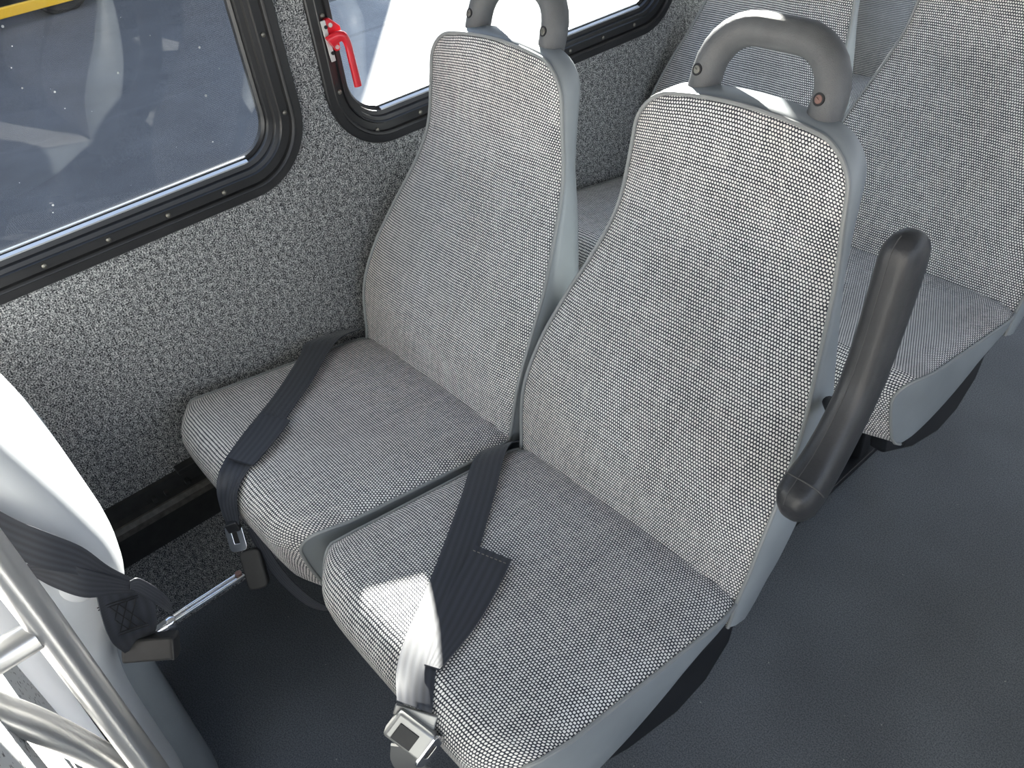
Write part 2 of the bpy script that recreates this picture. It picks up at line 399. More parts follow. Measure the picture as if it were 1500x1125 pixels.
def cushion_path():
    """profile (y, z) of the fabric from the crease over the front and down"""
    p = [(SD+.05, CZ-.028), (SD+.015, CZ-.006), (SD-.02, CZ+.006)]
    for y in (.36, .32, .28, .24, .20, .16, .12, .09): p.append((y, FZ+(CZ-FZ)*y/SD+.002))
    r = .036; cy, cz = .036, FZ-.003-r
    for k in range(0, 8):
        a = math.radians(90+k*12.5); p.append((cy+r*math.cos(a)-0.0, cz+r*math.sin(a)))
    p += [(.002, .46), (.005, .44), (.009, .42), (.014, .40), (.022, .388), (.034, .382)]
    return p
def cw(y, z):
    """half width of the cushion in plan: rounded front corners, slight waist towards the front"""
    w = HW-.004*max(0, (SD-y)/SD)-.30*max(0, y-.375)
    if y < .06: w -= .022*((.06-y)/.06)**2
    return w
def cushion():
    bm = bmesh.new(); P = cushion_path(); n = len(P); nu = 28
    S = [0]
    for a, b in zip(P, P[1:]): S.append(S[-1]+math.dist(a, b))
    def f(a, b):
        j = round(b*(n-1)); y, z = P[j]; t = a*2-1
        w = cw(y, z); e = 1-abs(t)**4
        y0, z0 = P[max(0, j-1)]; y1, z1 = P[min(n-1, j+1)]; d = Vector((y1-y0, z1-z0)).normalized()
        ny, nz = d.y, -d.x       # outward
        if nz < 0 and ny > 0: ny, nz = -ny, -nz
        bul = .012*e
        edge = .007*max(0, (abs(t)-.86)/.14)**2
        push = -.020*max(0, (abs(t)-.72)/.28)**2*min(1, max(0, (.11-y)/.10))  # front corners sweep back
        return Vector((t*w, y+(-abs(ny))*bul*.7 - push, z+max(0, nz)*bul-edge))
    def uv(a, b): j = round(b*(n-1)); return ((a*2-1)*HW, S[j])
    grid(bm, f, nu, n-1, uv)
    edge = {s: [f((s+1)/2, j/(n-1)) for j in range(n)] for s in (-1, 1)}
    return bm, edge
SIDEB = [(-.02, .384), (.03, .380), (.10, .362), (.20, .368), (.29, .392), (.37, .425), (.42, .436), (.47, .42)]
def side_panel(edge, s):
    bm = bmesh.new(); E = [Vector(p) for p in edge]
    lo = [Vector((E[0].x, .405, .432))]+[Vector((s*(HW-.008), y, interp(SIDEB, y))) for y in (.37, .33, .29, .25, .20, .15, .10, .07, .05)]+[E[-1]]
    lo = catmull(lo, 3)
    def arc(L):
        S = [0]
        for a, b in zip(L, L[1:]): S.append(S[-1]+(b-a).length)
        return [x/S[-1] for x in S]
    SE, SL_ = arc(E), arc(lo)
    def at(L, S, t):
        for i in range(len(S)-1):
            if t <= S[i+1]+1e-9: return L[i].lerp(L[i+1], (t-S[i])/max(1e-9, S[i+1]-S[i]))
        return L[-1]
    rows = []
    for p, t in zip(E, SE):
        q = at(lo, SL_, t); m = (p+q)/2; m.x += s*.007*min(1, (p-q).length/.06)
        rows.append([bm.verts.new(p), bm.verts.new(m), bm.verts.new(q)])
    for A, B in zip(rows, rows[1:]):
        for k in range(2): bm.faces.new((A[k], A[k+1], B[k+1], B[k]))
    bmesh.ops.remove_doubles(bm, verts=bm.verts, dist=1e-5)
    return bm
def cushion_base(E):
    """closed black pan under the fabric"""
    bm = bmesh.new()
    poly = [(.055, .390), (.10, .372), (.20, .372), (.29, .396), (.37, .428), (.43, .432), (.43, .438), (.06, .49)]
    prism(bm, poly, 'x', -.188, .188); return bm

HC = .672
def handle_path():
    r = .058; w = .0865; P = [(-w, .55), (-w, .575), (-w, HC-r)]
    for k in range(1, 8): a = PI-k*PI/2/7; P.append((-w+r+r*math.cos(a), HC-r+r*math.sin(a)))
    for k in range(0, 8): a = PI/2-k*PI/2/7; P.append((w-r+r*math.cos(a), HC-r+r*math.sin(a)))
    P += [(w, .575), (w, .55)]
    return P

def make_seat(cx, cy, dz, label, group, aisle=None, handle=True, feet=True):
    root = empty('bus_seat', (cx, cy, 0), label, 'seat', group)
    up = Vector((0, 0, dz))
    def sh(bm):
        bmesh.ops.translate(bm, verts=bm.verts, vec=up); return bm
    # cushion
    bm, edge = cushion(); cu = obj('cushion', sh(bm), 'weave', root, angle=80)
    for s in (-1, 1):
        e = edge[s]; obj('side_panel', sh(side_panel(e, s)), 'vinyl', cu, angle=80, label='smooth grey vinyl side panel of the cushion')
        bm = bmesh.new(); tube(bm, [p+Vector((s*.001, 0, 0)) for p in e], .0028, 8); obj('piping', sh(bm), 'piping', cu, label='thin grey piping along the cushion edge')
    obj('cushion_pan', sh(cushion_base(edge)), 'black', root, smooth=False)
    # backrest
    sh_o = obj('backrest_shell', sh(back_shell()), 'vinyl', root, angle=60, label='smooth grey vinyl side, top and rear of the backrest')
    fa = obj('backrest_cover', sh(back_face()), 'weave', root, angle=80)
    bm = bmesh.new(); lp = back_loop(0, 0, .0015)
    tube(bm, [p+Vector((0, -.0015, .0006)) for p in lp], .0030, 8); obj('piping', sh(bm), 'piping', fa, label='thin grey piping around the backrest cover')
    # grab handle
    if handle:
        bm = bmesh.new(); pts = [bp(u, v, -.036) for u, v in handle_path()]
        tube(bm, pts, .0205, 24); h = obj('grab_handle', sh(bm), 'foam', root)
        for s in (-1, 1):
            bm = bmesh.new(); c = bp(s*.0865-.003, .612, -.036+.0202)
            nv = Vector((-.15, -CL, SL)).normalized()
            tube(bm, [c-nv*.003, c+nv*.0004], .0076, 16); obj('screw_recess', sh(bm), 'rubber', h)
            bm = bmesh.new(); tube(bm, [c, c+nv*.0010], [.0056, .0046], 14)
            box(bm, c+nv*.0012, (.0055, .001, .001), Matrix.Rotation(.6, 3, 'Y'))
            obj('screw', sh(bm), 'rust' if (aisle and s > 0) else 'screw', h)
    # armrest on the aisle side
    if aisle:
        a = aisle; x = a*(HW+.038)
        bm = bmesh.new()
        path = [(.407, .648), (.412, .650), (.424, .656), (.442, .667), (.468, .686), (.499, .722), (.526, .768), (.543, .828), (.554, .885), (.560, .925), (.562, .940), (.5625, .9445)]
        rad = [.006, .015, .0215, .0225, .021, .020, .0198, .020, .0205, .0195, .013, .005]
        pts = catmull([Vector((x, y, z)) for y, z in path], 5)
        # rounded-rectangular section
        P = pts; nseg = 20; rings = []
        for i, p in enumerate(P):
            t = (P[min(i+1, len(P)-1)]-P[max(i-1, 0)]).normalized(); b = t.cross(Vector((1, 0, 0))).normalized()
            rr = interp([(k/(len(rad)-1), r) for k, r in enumerate(rad)], i/(len(P)-1))
            ring = []
            for k in range(nseg):
                an = 2*PI*k/nseg; cs, sn = math.cos(an), math.sin(an)
                m = (abs(cs)**3.2+abs(sn)**3.2)**(-1/3.2)
                ring.append(bm.verts.new(p+Vector((1, 0, 0))*cs*m*rr*1.02+b*sn*m*rr*1.30))
            rings.append(ring)
        for A, B in zip(rings, rings[1:]):
            for k in range(nseg): bm.faces.new((A[k], A[(k+1) % nseg], B[(k+1) % nseg], B[k]))
        bm.faces.new(rings[0]); bm.faces.new(rings[-1])
        ar = obj('armrest', sh(bm), 'arm', root, angle=60, label='black padded armrest folded upright')
        bm = bmesh.new()
        q = []
        for i, p in enumerate(P[4:-3]):
            i += 4; t = (P[i+1]-P[i-1]).normalized(); b = t.cross(Vector((1, 0, 0))).normalized()
            rr = interp([(k/(len(rad)-1), r) for k, r in enumerate(rad)], i/(len(P)-1))
            bb = b if b.y < 0 else -b
            q.append(p+bb*rr*1.305+Vector((-.003*a, 0, 0)))
        tube(bm, q, .0007, 6); obj('stitched_seam', sh(bm), 'seam', ar)
        bm = bmesh.new(); i = 15; t = (P[i+1]-P[i-1]).normalized(); b = t.cross(Vector((1, 0, 0))).normalized()
        rr = .0229; q = []
        for k in range(15):
            an = 2*PI*k/28+(PI if b.y > 0 else 0); cs, sn = math.cos(an), math.sin(an); m = (abs(cs)**3.2+abs(sn)**3.2)**(-1/3.2)
            q.append(P[i]+Vector((1, 0, 0))*cs*m*rr*1.02+b*sn*m*rr*1.30)
        tube(bm, q, .0011, 6); obj('cross_seam', sh(bm), 'seam', ar)
        bm = bmesh.new(); tube(bm, [(a*(HW-.006), .548, .702), (a*(HW+.034), .503, .716)], .008, 12); obj('armrest_pivot', sh(bm), 'black', root)
    # frame
    if feet:
        s = aisle or 1
        bm = bmesh.new()
        prism(bm, [(.10, .37), (.12, .27), (.24, .20), (.35, .165), (.42, .175), (.475, .225), (.50, .34), (.47, .42), (.40, .43)], 'x', s*.135, s*.165)
        obj('frame_cover', sh(bm), 'black', root, bevel=.006, label='black plastic cover under the side of the seat')
        bm = bmesh.new()
        for y in (.12, .36): box(bm, (0, y, .335 if y < .2 else .38), (.40, .035, .03))
        for sx in (-.02,): box(bm, (sx, .24, .35), (.04, .30, .03))
        obj('cross_frame', sh(bm), 'black', root, smooth=False, bevel=.003)
        for y in (.16, .38):
            bm = bmesh.new(); prism(bm, [(-.03, .36+dz), (.03, .36+dz), (.022, 0), (-.022, 0)], 'y', y-.02, y+.02)
            obj('leg', bm, 'black', root, smooth=False, bevel=.004)
        bm = bmesh.new(); box(bm, (0, .27, .008), (.06, .36, .016)); obj('floor_foot', bm, 'black', root, smooth=False, bevel=.002)
    return root

XA = .0435+.22; XB = .0435+.44+.0175+.22; P2 = .8016; DX = -.0165; DZ = .031
gs = 'grey woven bus seats on the window side'
make_seat(XA, 0, 0, 'front window seat in grey weave, its cushion touching the carpeted side wall', gs, handle=True)
make_seat(XB, 0, 0, 'large front aisle seat in grey weave with a black armrest folded upright', gs, aisle=1)
make_seat(XA+DX, P2, DZ, 'grey seat back seen through the loop of the front aisle seat handle', gs)
make_seat(XB+DX, P2, DZ, 'grey seat at the right edge, directly behind the raised black armrest', gs)
make_seat(XA+DX, 2*P2, DZ, 'dim grey seat two rows back, glimpsed between the second row backrests', gs)
gr = 'grey seats across the aisle'
RX = 1.46+.22; RX2 = RX+.4575
for r, (wl, al) in enumerate((('first', 'front'), ('second', 'middle'), ('third', 'rear'))):
    make_seat(RX, r*P2, 0, 'grey seat across the aisle, out of the picture, %s one on the aisle' % al, gr, handle=True)
    make_seat(RX2, r*P2, 0, 'grey seat across the aisle, out of the picture, %s one by the far wall' % al, gr, handle=True)

# ------------------------------------------------------------------ seat belts
def V3(L, dz=.0, dy=0): return [Vector((x, y+dy, z+dz)) for x, y, z in L]
def frame_mat(z, xdir):
    z = Vector(z).normalized(); x = Vector(xdir); x = (x-z*x.dot(z)).normalized(); y = z.cross(x)
    return Matrix((x, y, z)).transposed()
UPZ = .015
# window seat belt
beltA = empty('seat_belt', (XA, .2, .50), 'unlit black lap belt on the front window seat, nearest the carpeted wall', 'seat belt', 'lap belts')
def local(bm, root): bmesh.ops.translate(bm, verts=bm.verts, vec=-root.location); return bm
bm = bmesh.new()
AL = V3([(.030, .36, .476), (.033, .285, .490), (.070, .248, .496), (.140, .170, .508), (.190, .106, .518), (.228, .056, .526), (.270, .006, .531), (.285, -.016, .512), (.300, -.026, .483), (.315, -.030, .462)])
AR = V3([(.050, .40, .470), (.060, .345, .484), (.094, .295, .492), (.162, .222, .504), (.199, .174, .511), (.232, .134, .517), (.271, .083, .524), (.306, .035, .530), (.328, .000, .521), (.340, -.018, .474)])
ribbon(bm, AL, AR, nrm=(0, 0, 1)); obj('webbing', local(bm, beltA), 'web', beltA, angle=80)
bm = bmesh.new()
ribbon(bm, V3([(.196, .110, .522), (.232, .070, .528), (.268, .020, .535)]), V3([(.243, .138, .519), (.276, .094, .526), (.310, .040, .533)]), nrm=(0, 0, 1), th=.003)
obj('folded_tail', local(bm, beltA), 'web', beltA, angle=80)
bm = bmesh.new()
Rm = frame_mat((.35, .05, -1), (.66, .75, -.1))
box(bm, (.330, -.026, .468), (.020, .012, .016), Rm); obj('webbing_keeper', local(bm, beltA), 'black', beltA, smooth=False, bevel=.002)
def rounded_plate(bm, c, Rm, w, h, t, r, hole=None):
    pts = []
    for cx_, cy_, a0 in ((w/2-r, h/2-r, 0), (-w/2+r, h/2-r, 90), (-w/2+r, -h/2+r, 180), (w/2-r, -h/2+r, 270)):
        for k in range(5): a = math.radians(a0+k*22.5); pts.append((cx_+r*math.cos(a), cy_+r*math.sin(a)))
    n = len(pts)
    def P(p, z, s=1): return Vector(c)+Rm @ Vector((p[0]*s, p[1]*s, z))
    if hole:
        hw, hh = hole; ins = []
        for x, y in pts:
            m = max(abs(x)/hw, abs(y)/hh); ins.append((x/m, y/m))
        lv = [[bm.verts.new(P(p, z)) for p in q] for q, z in ((pts, t/2), (ins, t/2), (ins, -t/2), (pts, -t/2))]
        for A, B in zip(lv, lv[1:]+lv[:1]):
            for i in range(n): bm.faces.new((A[i], A[(i+1) % n], B[(i+1) % n], B[i]))
    else:
        A = [bm.verts.new(P(p, t/2)) for p in pts]; B = [bm.verts.new(P(p, -t/2)) for p in pts]
        for i in range(n): bm.faces.new((A[i], A[(i+1) % n], B[(i+1) % n], B[i]))
        bm.faces.new(A); bm.faces.new(B)
# plate facing up towards the aisle
VW = Vector((.62, -.46, .63))           # direction the buckles face
def facing(nrm, up):                    # columns: x right, y up, z normal
    z = Vector(nrm).normalized(); y = Vector(up); y = (y-z*y.dot(z)).normalized(); x = y.cross(z)
    return Matrix((x, y, z)).transposed()
RA = facing((.62, -.60, .50), (-.35, .10, .92))
bm = bmesh.new(); rounded_plate(bm, (.334, -.030, .448), RA, .028, .044, .004, .007, hole=(.004, .009)); obj('tongue_plate', local(bm, beltA), 'chrome', beltA, bevel=.001, label='chrome tongue plate with a slot')
bm = bmesh.new(); rounded_plate(bm, (.334, -.0285, .447), RA, .014, .024, .0015, .004); obj('slot_backing', local(bm, beltA), 'rubber', beltA, smooth=False)
RB = facing((.66, -.45, .60), (-.5, .22, .8))
bm = bmesh.new()
rounded_plate(bm, (.366, -.030, .402), RB, .032, .062, .016, .009); obj('buckle_housing', local(bm, beltA), 'buckle', beltA, bevel=.003)
bm = bmesh.new()
ribbon(bm, V3([(.335, -.010, .452), (.365, -.012, .405), (.42, -.008, .380), (.470, .010, .362), (.50, .06, .350)]), V3([(.350, .004, .462), (.385, .0, .415), (.435, .004, .39), (.480, .02, .372), (.51, .06, .36)]), nrm=(.3, -1, 0), th=.002)
obj('lower_webbing', local(bm, beltA), 'web', beltA, angle=80)

# aisle seat belt
beltB = empty('seat_belt', (XB, .2, .50), 'black lap belt on the front aisle seat, its lower end crossed by direct sun', 'seat belt', 'lap belts')
bm = bmesh.new()
BL = V3([(.470, .375, .445), (.492, .318, .472), (.563, .235, .494), (.632, .148, .509), (.681, .083, .519), (.722, .027, .529), (.750, -.004, .530), (.783, -.026, .536)])
BR = V3([(.498, .43, .440), (.508, .375, .468), (.586, .282, .488), (.664, .186, .502), (.714, .114, .515), (.748, .071, .522), (.778, .034, .529), (.812, -.002, .515)])
ribbon(bm, BL, BR, nrm=(0, 0, 1)); obj('webbing', local(bm, beltB), 'web', beltB, angle=80)
bm = bmesh.new()
ribbon(bm, V3([(.655, .190, .507), (.700, .112, .518), (.734, .062, .527), (.768, .024, .533)]), V3([(.706, .211, .502), (.736, .157, .509), (.762, .101, .517), (.785, .034, .531)]), nrm=(0, 0, 1), th=.003)
obj('folded_tail', local(bm, beltB), 'web', beltB, angle=80)
bm = bmesh.new()
w = Vector((.706-.655, .021, -.005)); o0 = Vector((.655, .190, .5105)); d = Vector((.045, -.078, .011)).normalized()
for k in range(16):
    if k % 2 == 0: tube(bm, [o0+w*(k+.5)/17+d*.010, o0+w*(k+1.6)/17+d*.010], .0006, 5)
obj('stitching', local(bm, beltB), 'screw', beltB)
Fw = Vector((.66, .72, -.16)).normalized()          # across the strap where it hangs
RBk = facing((.62, -.46, .63), (-.20, .66, .72))
bm = bmesh.new(); box(bm, (.800, -.016, .515), (.050, .012, .007), RBk); box(bm, (.802, -.0195, .5095), (.048, .006, .009), RBk)
obj('webbing_slide', local(bm, beltB), 'greybuckle', beltB, smooth=False, bevel=.0015)
bm = bmesh.new(); cB = Vector((.808, -.031, .505))
vs = box(bm, cB, (.052, .034, .022), RBk @ Matrix.Rotation(-.35, 3, 'Z'))
obj('buckle_body', local(bm, beltB), 'greybuckle', beltB, smooth=True, bevel=.004, angle=30)
bm = bmesh.new(); RP = RBk @ Matrix.Rotation(-.35, 3, 'Z')
box(bm, cB+RP @ Vector((-.004, -.003, .0115)), (.026, .020, .002), RP); obj('push_button', local(bm, beltB), 'buckle', beltB, smooth=False, bevel=.0008)
bm = bmesh.new(); RT = RP @ Matrix.Rotation(.9, 3, 'Y')
ct = cB+RP @ Vector((.029, -.002, .004))
rounded_plate(bm, ct, RT, .018, .042, .004, .006, hole=(.003, .009)); obj('tongue_plate', local(bm, beltB), 'chrome', beltB, bevel=.001, label='bright metal tongue plate with a slot')
bm = bmesh.new(); rounded_plate(bm, ct-RT @ Vector((0, 0, .0018)), RT, .010, .026, .001, .003); obj('slot_backing', local(bm, beltB), 'rubber', beltB, smooth=False)
bm = bmesh.new()
ribbon(bm, V3([(.795, -.052, .492), (.788, -.056, .45), (.775, -.045, .38), (.79, -.02, .34)]), V3([(.820, -.028, .485), (.815, -.028, .44), (.80, -.015, .38), (.81, .0, .34)]), nrm=(.3, -1, 0), th=.003)
obj('buckle_strap', local(bm, beltB), 'greybuckle', beltB, angle=80)

# ------------------------------------------------------------------ the bus body
Z0, Z1 = 0.0, 1.95; YF, YR, XR = -2.3, 4.4, 2.38
bm = bmesh.new(); box(bm, ((XR)/2, (YF+YR)/2, -.03), (XR+.1, YR-YF, .06)); tag(obj('floor', bm, 'floor', smooth=False), 'dark blue-grey speckled vinyl floor', 'floor', kind='structure')
bm = bmesh.new(); box(bm, ((XR)/2, (YF+YR)/2, Z1+.03), (XR+.1, YR-YF, .06)); tag(obj('ceiling', bm, 'ceiling', smooth=False), 'pale ceiling of the bus', 'ceiling', kind='structure')

def rr(y0, y1, z0, z1, r, n=8):
    L = []
    for cy, cz, a0 in ((y1-r, z1-r, 0), (y0+r, z1-r, 90), (y0+r, z0+r, 180), (y1-r, z0+r, 270)):
        for k in range(n+1): a = math.radians(a0+k*90/n); L.append((cy+r*math.cos(a), cz+r*math.sin(a)))
    return L
TF = .056
OZ0, OZ1, RO = .838, 1.58, .062     # glass opening
WIN = [(-1.52, -.62), (-.575, .352), (.516, 1.318), (1.482, 2.284), (2.448, 3.25)]
def side_wall(name, x0, x1, wins, zlow, mat, yf=YF, yr=YR):
    """wall between x0 and x1 with rounded window holes"""
    bm = bmesh.new()
    cuts = [yf]+[(a[1]+b[0])/2 for a, b in zip(wins, wins[1:])]+[yr]
    t = TF-.012
    for (w0, w1), c0, c1 in zip(wins, cuts, cuts[1:]):
        zl, zh = OZ0-t-.012, OZ1+t+.012
        hole = rr(w0-t, w1+t, OZ0-t, OZ1+t, RO+t); my, mz = (w0+w1)/2, (OZ0+OZ1)/2
        rim = []
        n = len(hole); per = n//4
        bo = [(c1, zh), (c0, zh), (c0, zl), (c1, zl)]
        for i, (y, z) in enumerate(hole):
            q = i//per; k = i % per
            a = bo[q]
            # corner arc points fan to the cell corner edges
            if k == 0: rim.append((a[0], z) if q in (0, 2) else (y, a[1]))
            elif k == per-1: rim.append((y, a[1]) if q in (0, 2) else (a[0], z))
            else: rim.append(a)
        for x in (x0, x1):
            H = [bm.verts.new((x, *p)) for p in hole]; Rr = [bm.verts.new((x, *p)) for p in rim]
            for i in range(n):
                j = (i+1) % n
                vs = [H[i], H[j], Rr[j], Rr[i]]
                if (Rr[i].co-Rr[j].co).length < 1e-6: vs = [H[i], H[j], Rr[j]]
                bm.faces.new(vs)
            if x == x0: H0 = H
        for i in range(n): bm.faces.new((H0[i], H0[(i+1) % n], H[(i+1) % n], H[i]))
    bmesh.ops.remove_doubles(bm, verts=bm.verts, dist=1e-5)
    zl, zh = OZ0-t-.012, OZ1+t+.012
    for z0, z1 in ((zlow, zl), (zh, Z1)):
        for x in (x0, x1):
            f = [bm.verts.new(p) for p in ((x, yf, z0), (x, yr, z0), (x, yr, z1), (x, yf, z1))]; bm.faces.new(f)
    f = [bm.verts.new(p) for p in ((x0, yf, zlow), (x0, yr, zlow), (x1, yr, zlow), (x1, yf, zlow))]; bm.faces.new(f)
    o = obj(name, bm, mat, smooth=False); return o
tag(side_wall('wall_left', 0, -.05, WIN, -.02, 'carpet'), 'grey speckled carpet covering the bus side wall', 'wall', kind='structure')
tag(side_wall('wall_right', XR, XR+.05, WIN, -.02, 'carpet'), 'opposite bus side wall', 'wall', kind='structure')
bm = bmesh.new(); box(bm, (XR/2, YR+.03, .45), (XR+.1, .06, 1.0)); box(bm, (XR/2, YR+.03, 1.8), (XR+.1, .06, .36)); tag(obj('wall_back', bm, 'carpet', smooth=False), 'rear wall of the bus', 'wall', kind='structure')
bm = bmesh.new(); box(bm, (XR/2, YF-.03, .30), (XR+.1, .06, .6)); box(bm, (XR/2, YF-.03, 1.92), (XR+.1, .06, .1)); tag(obj('wall_front', bm, 'vinyl', smooth=False), 'front of the bus', 'wall', kind='structure')

PROF = [(-.004, -.034), (-.004, -.026), (.0, -.022), (.002, -.022), (.003, -.014), (.010, -.012), (.011, -.004), (.017, -.002), (.0185, .003), (.0205, .003), (.022, -.001),
        (.034, .000), (.0355, .006), (.038, .008), (.040, .0085), (.0415, .007), (.054, .0075), (TF, .005), (TF, -.004), (.030, -.010), (.010, -.036), (-.004, -.036)]
def window(i, w, x=0, sgn=1, detail=True):
    y0, y1 = w
    root = empty('window_%d' % i, (x, (y0+y1)/2, OZ0), 'bus window with rounded black aluminium frame', 'window', kind='structure')
    def L(bm): bmesh.ops.translate(bm, verts=bm.verts, vec=-root.location); return bm
    bm = bmesh.new(); rings = []
    for t, dx in PROF:
        rings.append([bm.verts.new((x+sgn*dx, y, z)) for y, z in rr(y0-t, y1+t, OZ0-t, OZ1+t, RO+t, 12)])
    n = len(rings[0])
    for A, B in zip(rings, rings[1:]+rings[:1]):
        for k in range(n): bm.faces.new((A[k], A[(k+1) % n], B[(k+1) % n], B[k]))
    fr = obj('window_frame', L(bm), 'alu', root, angle=25)
    bm = bmesh.new()
    loop = rr(y0-.006, y1+.006, OZ0-.006, OZ1+.006, RO, 8)
    A = [bm.verts.new((x-sgn*.028, *p)) for p in loop]; B = [bm.verts.new((x-sgn*.033, *p)) for p in loop]
    for k in range(len(A)): bm.faces.new((A[k], A[(k+1) % len(A)], B[(k+1) % len(A)], B[k]))
    bm.faces.new(A); bm.faces.new(B)
    obj('pane', L(bm), 'glass', root, smooth=False)
    if detail:
        bm = bmesh.new()
        prism(bm, [(x-.0275, OZ0-.003), (x-.0275, OZ0+.0055), (x-.0245, OZ0+.0045), (x-.0245, OZ0-.003)], 'y', y0+.05, y1-.05)
        prism(bm, [(x-.0205, OZ0-.003), (x-.0205, OZ0+.002), (x-.0145, OZ0-.0005), (x-.0145, OZ0-.003)], 'y', y0+.055, y1-.052)
        obj('sill_strip', L(bm), 'bead', root, smooth=False, label='pale metal strip along the foot of the pane')
        ys = [y0+.03+k*.098 for k in range(int((y1-y0)/.098)+1)]
        sc = [(y, OZ0-.028) for y in ys]+[(y1+.028, OZ0+.06+k*.125) for k in range(5)]+[(y0-.028, OZ0+.06+k*.125) for k in range(5)]
        for y, z in sc:
            bm = bmesh.new(); tube(bm, [(x-.001, y, z), (x+.0015, y, z), (x+.003, y, z)], [.0042, .0040, .0018], 10)
            obj('screw', L(bm), 'screw', fr)
    return root
W1 = None
for i, w in enumerate(WIN):
    r = window(i+1, w, 0, 1, detail=(i in (1, 2)))
    if i == 2: W1 = r
# outside-the-picture panes opposite are left open

# red emergency latch at the left edge of window 3
lt = empty('window_latch', (0, .50, .99), 'red emergency window release handle on the left edge of the rear window', 'latch')
def LL(bm): bmesh.ops.translate(bm, verts=bm.verts, vec=-lt.location); return bm
bm = bmesh.new(); box(bm, (.0095, .4835, .9855), (.0025, .0085, .066), Matrix.Rotation(.06, 3, 'X')); obj('mounting_plate', LL(bm), 'plate', lt, smooth=False, bevel=.0006, label='pale mounting plate')
for z in (1.008, .966):
    bm = bmesh.new(); tube(bm, [(.010, .4842+(1.008-z)*.05, z), (.0125, .4842+(1.008-z)*.05, z)], .003, 12); obj('rivet', LL(bm), 'rubber', lt)
bm = bmesh.new()
prism(bm, [(.486, 1.018), (.494, 1.020), (.512, 1.003), (.512, .994), (.505, .985), (.503, .966), (.494, .966), (.488, .975)], 'x', .0, .010)
obj('hinge_bracket', LL(bm), 'red', lt, bevel=.002)
for y, z in ((.493, 1.009), (.497, .973)):
    bm = bmesh.new(); tube(bm, [(.010, y, z), (.0125, y, z)], .0035, 12); obj('bracket_screw', LL(bm), 'plate', lt)
bm = bmesh.new()
P = catmull([(.014, .483, .984), (.017, .490, .988), (.020, .499, .991), (.022, .507, .988), (.022, .5115, .975), (.022, .5125, .950), (.022, .5135, .925), (.022, .514, .905)], 6)
rings = []
for i, p in enumerate(P):
    t = (P[min(i+1, len(P)-1)]-P[max(0, i-1)]).normalized(); b = t.cross(Vector((1, 0, 0))).normalized(); a = i/(len(P)-1)
    h = .0115-.0050*min(1, a*1.8)+.0012*max(0, a-.6); e = .0052
    rings.append([bm.verts.new(p+Vector((1, 0, 0))*math.cos(2*PI*k/12)*e*1.1+b*math.sin(2*PI*k/12)*h) for k in range(12)])
for A, B in zip(rings, rings[1:]):
    for k in range(12): bm.faces.new((A[k], A[(k+1) % 12], B[(k+1) % 12], B[k]))
bm.faces.new(rings[0]); bm.faces.new(rings[-1]); obj('lever', LL(bm), 'red', lt)

# seat track along the foot of the wall
tr = empty('trim_1', (0, 0, .30), 'dark metal seat track along the wall', 'track', kind='structure')
def LT(bm): bmesh.ops.translate(bm, verts=bm.verts, vec=-tr.location); return bm
bm = bmesh.new(); prism(bm, [(0, .352), (.012, .352), (.014, .325), (.030, .320), (.034, .312), (.034, .236), (.010, .232), (0, .232)], 'y', YF+.02, YR-.02); obj('track', LT(bm), 'rail', tr, smooth=False)
bm = bmesh.new(); prism(bm, [(.013, .3225), (.030, .3208), (.0355, .3125), (.0365, .300), (.0345, .300), (.0340, .311), (.029, .3185), (.013, .3195)], 'y', YF+.02, YR-.02); obj('track_lip', LT(bm), 'railedge', tr, smooth=False)
bm = bmesh.new()
for y in (-.075, -.052, -.012): box(bm, (.019, y, .331), (.012, .008, .010))
box(bm, (.010, .06, .357), (.020, .16, .012)); obj('track_clip', LT(bm), 'rail', tr, smooth=False, bevel=.002)

# ------------------------------------------------------------------ front left: folded seat, belt, barrier
fs = empty('folded_seat', (.30, -.27, 0), 'pale grey vinyl seat back at the lower left, its top edge blazing in sun', 'seat')
def LF(bm): bmesh.ops.translate(bm, verts=bm.verts, vec=-fs.location); return bm
def slab(bm, outline, x0, x1, r, rin=None):
    """closed pad: outline (y,z) loop with its sides rounded by r"""
    n = len(outline); cy = sum(p[0] for p in outline)/n; cz = sum(p[1] for p in outline)/n
    rings = []
    K = 7
    rin = rin or r
    secL = [(x0+r*(1-math.sin(PI/2*k/K)), rin*(1-math.cos(PI/2*k/K))) for k in range(K, -1, -1)]
    secR = [(x1-r*(1-math.sin(PI/2*k/K)), rin*(1-math.cos(PI/2*k/K))) for k in range(0, K+1)]
    for x, ins in secL+secR:
        ring = []
        for i, p in enumerate(outline):
            a = Vector(outline[i-1]); b = Vector(outline[(i+1) % n]); t = (b-a).normalized(); nn = Vector((t.y, -t.x))
            if nn.dot(Vector((cy, cz))-Vector(p)) < 0: nn = -nn
            q = Vector(p)+nn*ins; ring.append(bm.verts.new((x, q.x, q.y)))
        rings.append(ring)
    for A, B in zip(rings, rings[1:]):
        for k in range(n): bm.faces.new((A[k], A[(k+1) % n], B[(k+1) % n], B[k]))
    bm.faces.new(rings[0]); bm.faces.new(rings[-1])
def closed(rear, front, n=5):
    return [(p.x, p.y) for p in catmull([Vector((a, b, 0)) for a, b in rear], n)]+[(p.x, p.y) for p in catmull([Vector((a, b, 0)) for a, b in front], n)]
bm = bmesh.new()
slab(bm, closed([(-.30, 1.06), (-.255, 1.05), (-.222, .97), (-.200, .87), (-.178, .76), (-.168, .68), (-.180, .60), (-.214, .55), (-.240, .46), (-.246, .32), (-.248, .22), (-.26, .14)],
               [(-.30, .12), (-.335, .16), (-.340, .40), (-.340, .80), (-.335, 1.02)]), .10, .485, .09, .042)
obj('backrest_shell', LF(bm), 'white', fs, angle=80)
bm = bmesh.new()
